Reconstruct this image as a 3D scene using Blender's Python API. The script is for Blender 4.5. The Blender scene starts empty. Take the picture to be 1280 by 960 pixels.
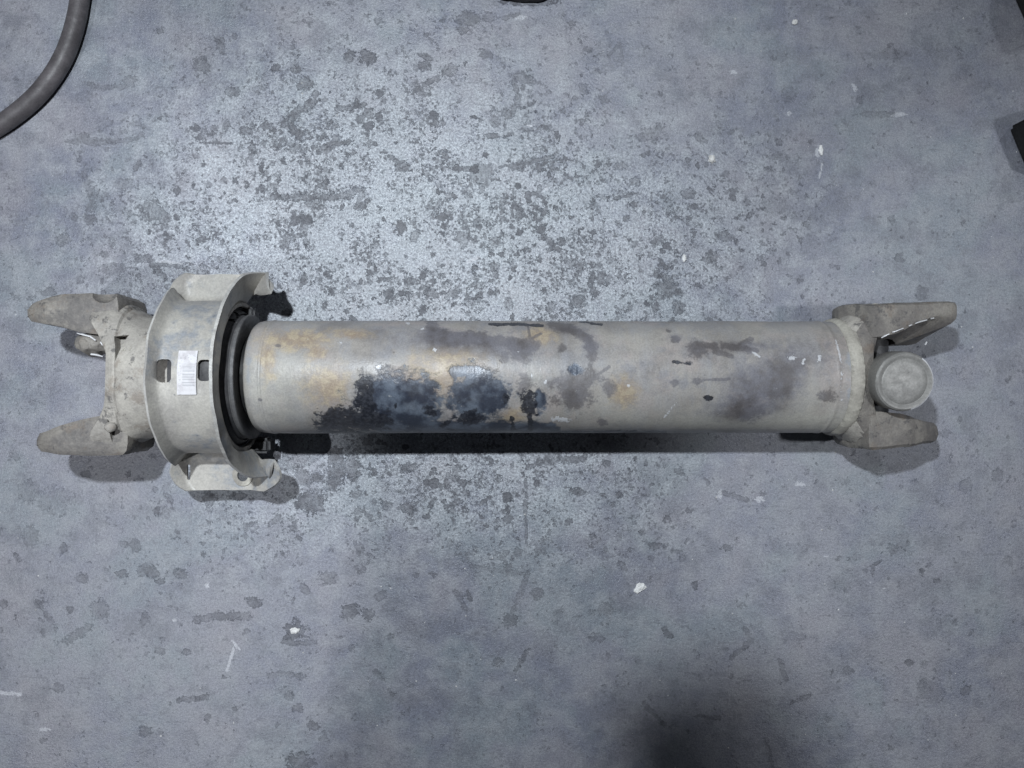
import bpy, bmesh, math, random
import numpy as np
from mathutils import Vector, Matrix, noise as mnoise

random.seed(4)
C = bpy.context.scene.collection
sc = bpy.context.scene
PI = math.pi
CAMZ = 0.96

# ------------------------------------------------------------------ camera, world, lamps, exposure
cam_d = bpy.data.cameras.new('camera')
cam = bpy.data.objects.new('camera', cam_d); C.objects.link(cam)
cam.location = (0, 0, CAMZ)
cam_d.sensor_width = 36; cam_d.lens = 27
cam_d.clip_start = 0.02; cam_d.clip_end = 60
sc.camera = cam

w = bpy.data.worlds.new('World'); sc.world = w; w.use_nodes = True
w.node_tree.nodes['Background'].inputs[0].default_value = (0.80, 0.88, 1.0, 1)
w.node_tree.nodes['Background'].inputs[1].default_value = 0.034

def spot(name, loc, target, energy, col, size, blend, radius):
    d = bpy.data.lights.new(name, 'SPOT'); d.energy = energy; d.color = col
    d.spot_size = math.radians(size); d.spot_blend = blend; d.shadow_soft_size = radius
    o = bpy.data.objects.new(name, d); C.objects.link(o); o.location = loc
    o.rotation_euler = (Vector(target) - Vector(loc)).to_track_quat('-Z', 'Y').to_euler()
    return o

spot('work_lamp', (-0.24, 0.36, 1.325), (-0.10, 0.10, 0), 80, (0.885, 0.95, 1.0), 92, 1.0, 0.022)
spot('ceiling_lamp', (1.50, -0.10, 2.5), (0.83, -0.17, 0), 82, (0.92, 0.955, 1.0), 26.5, 0.30, 0.07)
spot('added_left_fill', (-1.5, -1.0, 2.6), (-1.10, -0.30, 0), 125, (0.92, 0.95, 1.0), 36, 0.15, 0.03)  # added lamp for the left pool; cone edge imitates a standing person's shadow edge
spot('rear_lamp', (1.35, 1.25, 1.7), (0.45, 0.20, 0), 14, (0.88, 0.93, 1.0), 50, 1.0, 0.05)

sc.cycles.max_bounces = 4; sc.cycles.diffuse_bounces = 3; sc.cycles.glossy_bounces = 2
sc.view_settings.view_transform = 'Standard'
sc.view_settings.look = 'None'
sc.view_settings.exposure = 0.07
sc.view_settings.gamma = 1.0
sc.view_settings.use_curve_mapping = False

# ------------------------------------------------------------------ node helpers
class NT:
    def __init__(s, name):
        s.m = bpy.data.materials.new(name); s.m.use_nodes = True
        s.t = s.m.node_tree; s.b = s.t.nodes['Principled BSDF']
        s.co = s.t.nodes.new('ShaderNodeTexCoord').outputs['Object']
    def put(s, sock, v):
        if isinstance(v, bpy.types.NodeSocket): s.t.links.new(v, sock)
        elif isinstance(v, (tuple, list)) and len(v) == 3 and sock.type == 'RGBA': sock.default_value = (*v, 1)
        else: sock.default_value = v
    def math(s, op, a, b=0.0, clamp=False):
        n = s.t.nodes.new('ShaderNodeMath'); n.operation = op; n.use_clamp = clamp
        s.put(n.inputs[0], a); s.put(n.inputs[1], b); return n.outputs[0]
    def add(s, a, b): return s.math('ADD', a, b)
    def mul(s, a, b): return s.math('MULTIPLY', a, b)
    def mx(s, a, b): return s.math('MAXIMUM', a, b)
    def noise(s, scale, detail=2, rough=0.5, vec=None, dist=0.0, off=0.0):
        n = s.t.nodes.new('ShaderNodeTexNoise'); n.inputs['Scale'].default_value = scale
        n.inputs['Detail'].default_value = detail; n.inputs['Roughness'].default_value = rough
        n.inputs['Distortion'].default_value = dist
        v = vec if vec is not None else s.co
        if off:
            v = s.vadd(v, (off, off * 1.7, off * 0.6))
        s.t.links.new(v, n.inputs['Vector']); return n.outputs[0]
    def vadd(s, v, o):
        n = s.t.nodes.new('ShaderNodeVectorMath'); n.operation = 'ADD'
        s.put(n.inputs[0], v); s.put(n.inputs[1], o); return n.outputs[0]
    def vscale(s, v, o):
        n = s.t.nodes.new('ShaderNodeVectorMath'); n.operation = 'MULTIPLY'
        s.put(n.inputs[0], v); s.put(n.inputs[1], o); return n.outputs[0]
    def voro(s, scale, vec=None, out='Distance', feature='F1', rnd=1.0):
        n = s.t.nodes.new('ShaderNodeTexVoronoi'); n.feature = feature
        n.inputs['Scale'].default_value = scale; n.inputs['Randomness'].default_value = rnd
        s.t.links.new(vec if vec is not None else s.co, n.inputs['Vector']); return n.outputs[out]
    def voro2(s, scale, vec):
        n = s.t.nodes.new('ShaderNodeTexVoronoi'); n.inputs['Scale'].default_value = scale
        s.t.links.new(vec, n.inputs['Vector']); return n.outputs['Distance'], n.outputs['Color']
    def rng(s, v, lo, hi, a=0.0, b=1.0):
        n = s.t.nodes.new('ShaderNodeMapRange'); n.interpolation_type = 'SMOOTHSTEP'
        s.put(n.inputs[0], v)
        for i, q in enumerate((lo, hi, a, b)): s.put(n.inputs[i + 1], q)
        return n.outputs[0]
    def mix(s, f, a, b, mode='MIX'):
        n = s.t.nodes.new('ShaderNodeMix'); n.data_type = 'RGBA'; n.blend_type = mode
        s.put(n.inputs[0], f); s.put(n.inputs[6], a); s.put(n.inputs[7], b); return n.outputs[2]
    def attr(s, name):
        n = s.t.nodes.new('ShaderNodeAttribute'); n.attribute_name = name; return n.outputs['Fac']
    def bump(s, h, strength, dist=0.001):
        n = s.t.nodes.new('ShaderNodeBump'); n.inputs['Strength'].default_value = strength
        n.inputs['Distance'].default_value = dist
        s.t.links.new(h, n.inputs['Height']); s.t.links.new(n.outputs[0], s.b.inputs['Normal'])
    def done(s, col, rough=0.6, metal=0.0, spec=0.5):
        s.put(s.b.inputs['Base Color'], col); s.put(s.b.inputs['Roughness'], rough)
        s.put(s.b.inputs['Metallic'], metal); s.put(s.b.inputs['Specular IOR Level'], spec)
        return s.m

# ------------------------------------------------------------------ materials
def mat_floor():
    s = NT('worn_concrete')
    wear = s.attr('wear'); mark = s.attr('mark'); mstr = s.attr('mark_strength'); pale = s.attr('pale')
    big = s.noise(7, 3, 0.6); mid = s.noise(38, 4, 0.62); fine = s.noise(330, 3, 0.7); grain = s.noise(900, 2, 0.6)
    col = s.mix(s.rng(big, .35, .65), (.182, .192, .240), (.242, .248, .286))
    tint = s.noise(11, 3, 0.5, off=3.1)
    col = s.mix(s.mul(s.rng(tint, .5, .68), .5), col, (.262, .252, .278))
    col = s.mix(s.mul(s.rng(tint, .5, .36), .45), col, (.215, .252, .272))
    # film of dust, uneven at hand scale
    col = s.mix(s.mul(s.rng(mid, .42, .62), .38), col, (.31, .32, .345))
    # soft oily mottling soaked into the film
    mot = s.noise(21, 5, 0.68, off=12.6); mot2 = s.noise(58, 4, .66, off=15.2)
    col = s.mix(s.mul(s.rng(mot, .50, .66), .50), col, (.135, .142, .172))
    col = s.mix(s.mul(s.rng(mot2, .54, .66), .42), col, (.145, .150, .178))
    # scoured skin showing pale paste
    wl = s.add(wear, s.mul(s.add(mid, -.5), 1.3))
    pal = s.mul(s.rng(wl, .18, 1.05), s.rng(fine, .36, .56))
    col = s.mix(s.mul(pal, .62), col, s.mix(s.rng(s.noise(560, 3, .7, off=3.7), .40, .60), (.30, .33, .37), (.60, .645, .69)))
    gr = s.mul(s.rng(grain, .3, .7, .80, 1.20), s.rng(fine, .3, .7, .86, 1.14))
    # dark chips of several sizes: broken cells, clustered by slow noise
    wn = s.t.nodes.new('ShaderNodeTexNoise'); wn.inputs['Scale'].default_value = 170; wn.inputs['Detail'].default_value = 4; wn.inputs['Roughness'].default_value = .7
    s.t.links.new(s.co, wn.inputs['Vector'])
    warp = s.vadd(s.co, s.vscale(s.vadd(wn.outputs['Color'], (-.5, -.5, -.5)), (.016, .016, .016)))
    wn2 = s.t.nodes.new('ShaderNodeTexNoise'); wn2.inputs['Scale'].default_value = 420; wn2.inputs['Detail'].default_value = 3
    s.t.links.new(s.co, wn2.inputs['Vector'])
    warp2 = s.vadd(s.co, s.vscale(s.vadd(wn2.outputs['Color'], (-.5, -.5, -.5)), (.007, .007, .007)))
    gate = s.noise(10, 3, 0.55, off=5.5); gate2 = s.noise(24, 3, .6, off=8.1)
    def chips(scale, vec, frac, size, off, gt):
        v = s.vadd(vec, (off, off * .7, 0))
        d, c = s.voro2(scale, v)
        sx = s.t.nodes.new('ShaderNodeSeparateColor'); s.t.links.new(c, sx.inputs[0])
        dens = s.mul(s.rng(gt, .40, .66, .10, 2.6), frac)
        pick = s.rng(s.math('SUBTRACT', dens, sx.outputs[0]), 0.0, .01)
        rad = s.mul(s.add(sx.outputs[1], .25), size)
        return s.mul(s.mul(pick, s.rng(sx.outputs[2], 0, 1, .55, 1.0)), s.rng(s.math('SUBTRACT', rad, d), 0.0, .13))
    w1 = s.rng(wear, 0, 1, .10, 1.0)
    blot2 = chips(75, warp, s.mul(w1, .11), .74, 1.7, gate2)
    blot3 = chips(150, warp, s.mul(w1, .16), .70, 2.9, gate)
    pits = chips(310, warp2, s.mul(w1, .30), .72, 4.1, gate2)
    bcol = s.mix(s.rng(s.noise(120, 3, .6, off=2.2), .4, .6), (.056, .058, .072), (.098, .101, .120))
    col = s.mix(s.mul(pits, s.rng(wear, 0, 1, .35, .85)), col, (.085, .088, .104))
    col = s.mix(s.mul(s.mx(blot2, blot3), s.rng(wear, 0, .8, .42, .88)), col, bcol)
    # individual marks
    mn = s.add(s.mul(s.noise(120, 5, .68, off=4.4), .6), s.mul(s.noise(330, 4, .7, off=2.4), .4))
    mm = s.rng(s.add(mark, s.mul(s.add(mn, -.5), 2.2)), .48, .57)
    mk = s.mul(s.mul(mm, mstr), s.rng(s.noise(60, 4, .6, off=1.1), .36, .58, .55, 1.0))
    col = s.mix(mk, col, bcol)
    # short scuffs running every way
    for k_, (sx_, sy_) in enumerate(((34, 200), (190, 46))):
        sv_ = s.noise(1.0, 3, .62, vec=s.vscale(s.vadd(warp, (k_ * .37, .21, 0)), (sx_, sy_, 1)))
        col = s.mix(s.mul(s.rng(sv_, .60, .68), s.rng(wear, 0, 1, .28, .40)), col, (.125, .13, .15))
    # drag scratches
    sv = s.vscale(s.co, (9, 200, 1)); scn = s.noise(1.0, 4, .6, vec=sv, dist=.4)
    col = s.mix(s.mul(s.rng(scn, .66, .70), .30), col, (.10, .105, .12))
    # pale scrapes and salt specks
    ps = s.rng(s.add(pale, s.mul(s.add(s.noise(260, 4, .7, off=6.1), -.5), 1.6)), .52, .66)
    col = s.mix(s.mul(ps, .62), col, (.52, .53, .57))
    n = s.t.nodes.new('ShaderNodeMix'); n.data_type = 'RGBA'; n.blend_type = 'MULTIPLY'; n.inputs[0].default_value = 1
    s.put(n.inputs[6], col); s.put(n.inputs[7], gr); col = n.outputs[2]
    dark = s.mx(s.mx(blot2, s.mx(blot3, mk)), pits)
    rough = s.add(s.rng(s.add(s.mul(mid, .6), s.mul(big, .4)), .36, .64, .32, .48), s.mul(dark, .14))
    h = s.add(s.mul(fine, .5), s.mul(dark, -.7)); h = s.add(h, s.mul(mid, .6)); h = s.add(h, s.mul(grain, .22))
    s.bump(h, .75, .0018)
    return s.done(col, rough, 0, .62)

def mat_tube():
    s = NT('dirty_tube_steel')
    blk = s.attr('black'); blue = s.attr('bluing'); rust = s.attr('rust'); smu = s.attr('smudge'); wht = s.attr('white')
    dust = s.attr('dust'); bead = s.attr('bead')
    ring = s.vscale(s.co, (1.0, .22, .22))
    streak = s.noise(60, 5, .65, vec=ring); mid = s.noise(26, 5, .62); fine = s.noise(240, 4, .7); n2 = s.noise(90, 5, .65, off=3.3)
    col = s.mix(s.rng(mid, .35, .65), (.215, .200, .192), (.322, .300, .278))
    col = s.mix(s.mul(s.rng(streak, .42, .66), .45), col, (.29, .29, .31))
    col = s.mix(s.mul(s.rng(s.noise(17, 4, .6, off=8.8), .5, .66), .40), col, (.26, .268, .295))
    col = s.mix(s.mul(s.rng(s.noise(20, 5, .65, off=12.3), .50, .62), .45), col, (.355, .305, .29))
    col = s.mix(s.mul(s.rng(s.noise(34, 5, .7, off=14.1), .53, .66), .55), col, (.205, .205, .225))
    col = s.mix(s.mul(dust, s.rng(n2, .3, .6, .5, 1.0)), col, (.44, .425, .385))
    stn = s.attr('stain')
    rr = s.rng(s.add(rust, s.mul(s.add(n2, -.5), 1.1)), .30, .80)
    col = s.mix(s.mul(rr, .75), col, s.mix(s.rng(n2, .45, .6), (.30, .225, .155), (.43, .35, .235)))
    sm = s.rng(s.add(smu, s.mul(s.add(n2, -.5), .9)), .10, .72)
    col = s.mix(s.mul(sm, .85), col, s.mix(s.rng(mid, .4, .6), (.100, .092, .098), (.150, .150, .178)))
    sk = s.rng(s.add(stn, s.add(s.mul(s.add(n2, -.5), 1.5), s.mul(s.add(fine, -.5), .7))), .32, .64)
    col = s.mix(s.mul(sk, .72), col, s.mix(s.rng(mid, .4, .6), (.088, .080, .082), (.135, .130, .145)))
    bb = s.rng(s.add(blue, s.mul(s.add(n2, -.5), 1.3)), .30, .60)
    bcol = s.mix(s.rng(s.noise(46, 4, .6, off=1.9), .40, .64), (.020, .029, .052), (.110, .136, .180))
    col = s.mix(s.mul(bb, .92), col, bcol)
    kb = s.rng(s.add(blk, s.add(s.mul(s.add(n2, -.5), 1.5), s.mul(s.add(fine, -.5), .7))), .44, .66)
    col = s.mix(s.mul(kb, .95), col, s.mix(s.rng(fine, .4, .65), (.014, .015, .021), (.045, .048, .06)))
    ww = s.rng(s.add(wht, s.mul(s.add(s.noise(230, 4, .7, off=6.6), -.5), 1.9)), .58, .68)
    col = s.mix(s.mul(ww, .7), col, (.62, .63, .66))
    bd = s.rng(s.add(bead, s.mul(s.add(n2, -.5), 1.2)), .35, .65)
    col = s.mix(s.mul(bd, .6), col, (.25, .275, .315))
    fl = s.noise(150, 5, .7, off=2.7)
    col = s.mix(s.mul(s.rng(fl, .66, .70), .55), col, (.17, .165, .17))
    col = s.mix(s.mul(s.rng(fl, .34, .29), .35), col, (.50, .49, .47))
    n = s.t.nodes.new('ShaderNodeMix'); n.data_type = 'RGBA'; n.blend_type = 'MULTIPLY'; n.inputs[0].default_value = 1
    s.put(n.inputs[6], col); s.put(n.inputs[7], s.rng(s.noise(600, 2, .6), .3, .7, .90, 1.10)); col = n.outputs[2]
    h = s.add(s.mul(fine, .4), s.mul(streak, .8)); h = s.add(h, s.mul(s.mx(kb, bb), -.6)); h = s.add(h, s.mul(ww, .6))
    s.bump(h, .6, .0012)
    rough = s.add(s.rng(mid, .3, .7, .36, .54), s.mul(s.mx(kb, bb), -.06))
    return s.done(col, rough, s.mul(bb, .08), .5)

def mat_cast(name, a, b, dark, spots=.5, metal=0.0, rough=(.55, .70), bump=.5, grime=False):
    s = NT(name)
    mid = s.noise(30, 5, .62); n2 = s.noise(95, 5, .66, off=2.2); fine = s.noise(420, 3, .7); big = s.noise(14, 3, .5, off=5)
    col = s.mix(s.rng(mid, .36, .64), a, b)
    col = s.mix(s.mul(s.rng(s.add(s.mul(big, .6), s.mul(n2, .4)), .50, .62), spots), col, dark)
    col = s.mix(s.mul(s.rng(s.noise(44, 5, .7, off=6.3), .54, .66), .45 if grime else 0.0), col, (.175, .135, .105))
    col = s.mix(s.mul(s.rng(s.noise(62, 5, .72, off=9.9), .56, .64), .7 if grime else 0.0), col, (.075, .072, .074))
    col = s.mix(s.mul(s.rng(n2, .66, .72), .6), col, tuple(x * .45 for x in dark))
    col = s.mix(s.mul(s.rng(n2, .33, .27), .35), col, tuple(min(.6, x * 1.5) for x in b))
    n = s.t.nodes.new('ShaderNodeMix'); n.data_type = 'RGBA'; n.blend_type = 'MULTIPLY'; n.inputs[0].default_value = 1
    s.put(n.inputs[6], col); s.put(n.inputs[7], s.rng(fine, .3, .7, .88, 1.12)); col = n.outputs[2]
    h = s.add(s.mul(fine, .4), s.add(s.mul(n2, .7), s.mul(mid, .6)))
    s.bump(h, bump, .0014)
    return s.done(col, s.rng(n2, .3, .7, *rough), metal, .45)

def mat_label():
    s = NT('printed_paper')
    uv = s.t.nodes.new('ShaderNodeUVMap'); uv.uv_map = 'uv'
    sep = s.t.nodes.new('ShaderNodeSeparateXYZ'); s.t.links.new(uv.outputs[0], sep.inputs[0])
    u, v = sep.outputs[0], sep.outputs[1]
    vec = s.vscale(uv.outputs[0], (0, 46, 0))
    bars = s.rng(s.noise(1.0, 1, .5, vec=vec), .50, .56)
    col_ok = s.mul(s.rng(u, .27, .31), s.rng(u, .96, .90))
    row_ok = s.mul(s.rng(v, .17, .20), s.rng(v, .72, .66))
    lines = s.mul(s.mul(bars, col_ok), row_ok)
    vec2 = s.vscale(uv.outputs[0], (9, 30, 0)); tx = s.rng(s.noise(1.0, 3, .7, vec=vec2, off=2), .56, .62)
    t2 = s.mul(tx, s.mul(s.rng(u, .05, .09), s.rng(u, .24, .20)))
    t3 = s.mul(tx, s.mul(s.rng(v, .78, .80), s.rng(v, .95, .92)))
    ink = s.mx(s.mul(lines, .60), s.mul(s.mx(t2, t3), .35))
    col = s.mix(s.rng(s.noise(130, 4, .6), .4, .7), (.60, .59, .61), (.48, .46, .48))
    col = s.mix(ink, col, (.12, .13, .16))
    return s.done(col, .5, 0, .4)

M = {}
M['floor'] = mat_floor()
M['tube'] = mat_tube()
M['cast'] = mat_cast('dusty_cast_iron', (.29, .272, .25), (.395, .372, .335), (.185, .168, .155), .65, bump=.7, grime=True)
M['yoke'] = mat_cast('grimy_forged_steel', (.150, .138, .130), (.238, .220, .198), (.095, .09, .09), .65, bump=.8, grime=True)
M['bracket'] = mat_cast('dusty_pressed_steel', (.31, .295, .278), (.40, .382, .35), (.225, .24, .265), .85, 0, (.36, .54), .35)
M['bead'] = mat_cast('weld_bead_steel', (.33, .31, .275), (.43, .41, .36), (.22, .205, .185), .7)
M['rubber'] = mat_cast('black_rubber', (.030, .030, .033), (.060, .058, .060), (.018, .018, .02), .5, 0, (.5, .7), .4)
M['shield'] = mat_cast('dull_shield_steel', (.10, .10, .105), (.17, .165, .165), (.05, .05, .055), .5, .2)
M['cap'] = mat_cast('grey_cap_steel', (.225, .22, .212), (.262, .256, .245), (.165, .16, .155), .5, .25, (.42, .55), .25)
M['black'] = mat_cast('near_black', (.006, .006, .006), (.012, .012, .012), (.004, .004, .004), .5, 0, (.5, .8), .3)  # plain near-black for the inner shaft, edge blocks, scrap and phone
M['hose'] = mat_cast('faded_hose_rubber', (.066, .060, .064), (.105, .096, .102), (.04, .037, .04), .5, 0, (.45, .6), .35)
M['bright'] = mat_cast('bare_bright_steel', (.68, .68, .70), (.82, .82, .84), (.5, .5, .52), .4, .15, (.22, .4), .6)
M['flake'] = mat_cast('white_paint_chip', (.60, .59, .58), (.78, .78, .78), (.42, .41, .40), .9)
M['edge'] = mat_cast('worn_sheet_edge', (.36, .35, .335), (.47, .46, .44), (.25, .24, .23), .8, 0, (.35, .5), .4)
M['label'] = mat_label()

# ------------------------------------------------------------------ mesh helpers (millimetres in, metres out)
def link(name, me, mat, parent=None, angle=35, smooth=True):
    o = bpy.data.objects.new(name, me); C.objects.link(o)
    if mat: me.materials.clear(); me.materials.append(mat)
    if smooth:
        me.polygons.foreach_set('use_smooth', [True] * len(me.polygons))
        me.set_sharp_from_angle(angle=math.radians(angle))
    if parent: o.parent = parent
    return o

def mesh_from(bm, name, fix=True):
    if fix: bmesh.ops.recalc_face_normals(bm, faces=bm.faces)
    for v in bm.verts: v.co *= 0.001
    me = bpy.data.meshes.new(name); bm.to_mesh(me); bm.free(); return me

def rings_mesh(rings, closed=True, cap0=False, cap1=False, bm=None):
    bm = bm or bmesh.new()
    vs = [[bm.verts.new(p) for p in r] for r in rings]
    n = len(vs[0])
    for a, b in zip(vs, vs[1:]):
        for i in range(n if closed else n - 1):
            j = (i + 1) % n
            bm.faces.new((a[i], a[j], b[j], b[i]))
    if cap0: bm.faces.new(vs[0])
    if cap1: bm.faces.new(vs[-1])
    return bm

AX = 82.0          # height of the shaft axis above the shaft's base plane
def lathe_x(prof, n=96, cap=True, bm=None, yc=0.0, zc=AX, jit=0.0, seed=0):
    rings = []
    for k, (x, r) in enumerate(prof):
        ring = []
        for i in range(n):
            a = 2 * PI * i / n
            rr = r + (jit * mnoise.noise(Vector((x * .15 + seed, math.cos(a) * 9, math.sin(a) * 9))) if jit else 0)
            ring.append((x, yc + rr * math.cos(a), zc + rr * math.sin(a)))
        rings.append(ring)
    return rings_mesh(rings, True, cap, cap, bm)

def lathe_z(prof, xc, yc, n=64, bm=None):
    rings = [[(xc + r * math.cos(2 * PI * i / n), yc + r * math.sin(2 * PI * i / n), z) for i in range(n)] for z, r in prof]
    return rings_mesh(rings, True, True, True, bm)

def lathe_y(prof, xc, zc, n=64, bm=None):
    rings = [[(xc + r * math.cos(2 * PI * i / n), y, zc + r * math.sin(2 * PI * i / n)) for i in range(n)] for y, r in prof]
    return rings_mesh(rings, True, True, True, bm)

def boolean(o, cutters):
    """cut closed cutter meshes out of o, then drop the cutters"""
    tmp = []
    for bm in cutters:
        me = mesh_from(bm, 'cut'); c = bpy.data.objects.new('cut', me); C.objects.link(c); c.parent = o.parent
        if o.data.materials: me.materials.append(o.data.materials[0])
        md = o.modifiers.new('b', 'BOOLEAN'); md.operation = 'DIFFERENCE'; md.solver = 'EXACT'; md.object = c
        tmp.append(c)
    bake(o)
    for c in tmp:
        me = c.data; bpy.data.objects.remove(c); bpy.data.meshes.remove(me)

def bake(o, angle=35):
    bpy.context.view_layer.update()
    dg = bpy.context.evaluated_depsgraph_get()
    me = bpy.data.meshes.new_from_object(o.evaluated_get(dg))
    o.modifiers.clear(); o.data = me
    me.polygons.foreach_set('use_smooth', [True] * len(me.polygons))
    me.set_sharp_from_angle(angle=math.radians(angle))

def ellipsoid(c, r, n=20):
    bm = bmesh.new(); bmesh.ops.create_uvsphere(bm, u_segments=n, v_segments=n // 2, radius=1)
    for v in bm.verts: v.co = Vector((v.co.x * r[0] + c[0], v.co.y * r[1] + c[1], v.co.z * r[2] + c[2]))
    return bm

def wobble(bm, amp, scale, seed=0):
    for v in bm.verts:
        q = v.co * scale + Vector((seed, seed * 2.3, 0))
        v.co += Vector((mnoise.noise(q), mnoise.noise(q + Vector((31, 0, 0))), mnoise.noise(q + Vector((0, 57, 0))))) * amp

def px(x, y, z=0.0):
    """photograph pixel -> metres on the plane at height z (m)"""
    k = 1 - z / CAMZ
    return ((x - 640) / 1000 * k, (480 - y) / 1000 * k, z)

def tag(o, label=None, cat=None, group=None, kind=None):
    if label: o['label'] = label
    if cat: o['category'] = cat
    if group: o['group'] = group
    if kind: o['kind'] = kind
    return o

# ------------------------------------------------------------------ mark lists (photograph pixels)
def seg_dist(X, Y, pts):
    d = np.full(X.shape, 1e9)
    for (x0, y0), (x1, y1) in zip(pts, pts[1:]):
        dx, dy = x1 - x0, y1 - y0; L = dx * dx + dy * dy + 1e-9
        t = np.clip(((X - x0) * dx + (Y - y0) * dy) / L, 0, 1)
        d = np.minimum(d, np.hypot(X - x0 - t * dx, Y - y0 - t * dy))
    return d

def paint(X, Y, marks, solid=False):
    """marks: ('e', x, y, rx, ry, deg, strength) or ('s', points, radius, strength) -> shape (0..1, 0.5 on the outline) and strength"""
    sh = np.zeros(X.shape); st = np.zeros(X.shape)
    for m in marks:
        if m[0] == 'e':
            _, x, y, rx, ry, dg, s = m
            c, si = math.cos(math.radians(dg)), math.sin(math.radians(dg))
            u = (X - x) * c + (Y - y) * si; v = -(X - x) * si + (Y - y) * c
            d = np.sqrt((u / rx) ** 2 + (v / ry) ** 2); k = min(rx, ry)
        else:
            _, pts, r, s = m
            d = seg_dist(X, Y, pts) / r; k = r
        f = np.clip(1.0 - d * .5, 0, 1) * (1.0 if m[0] == 'e' or solid else .80)          # 0.5 on the outline
        better = f > sh
        st = np.where(better & (f > .05), s, st); sh = np.maximum(sh, f)
    return sh, st

def gauss(X, Y, L):
    a = np.zeros(X.shape)
    for x, y, rx, ry, s in L: a += s * np.exp(-((X - x) / rx) ** 2 - ((Y - y) / ry) ** 2)
    return a

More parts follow.
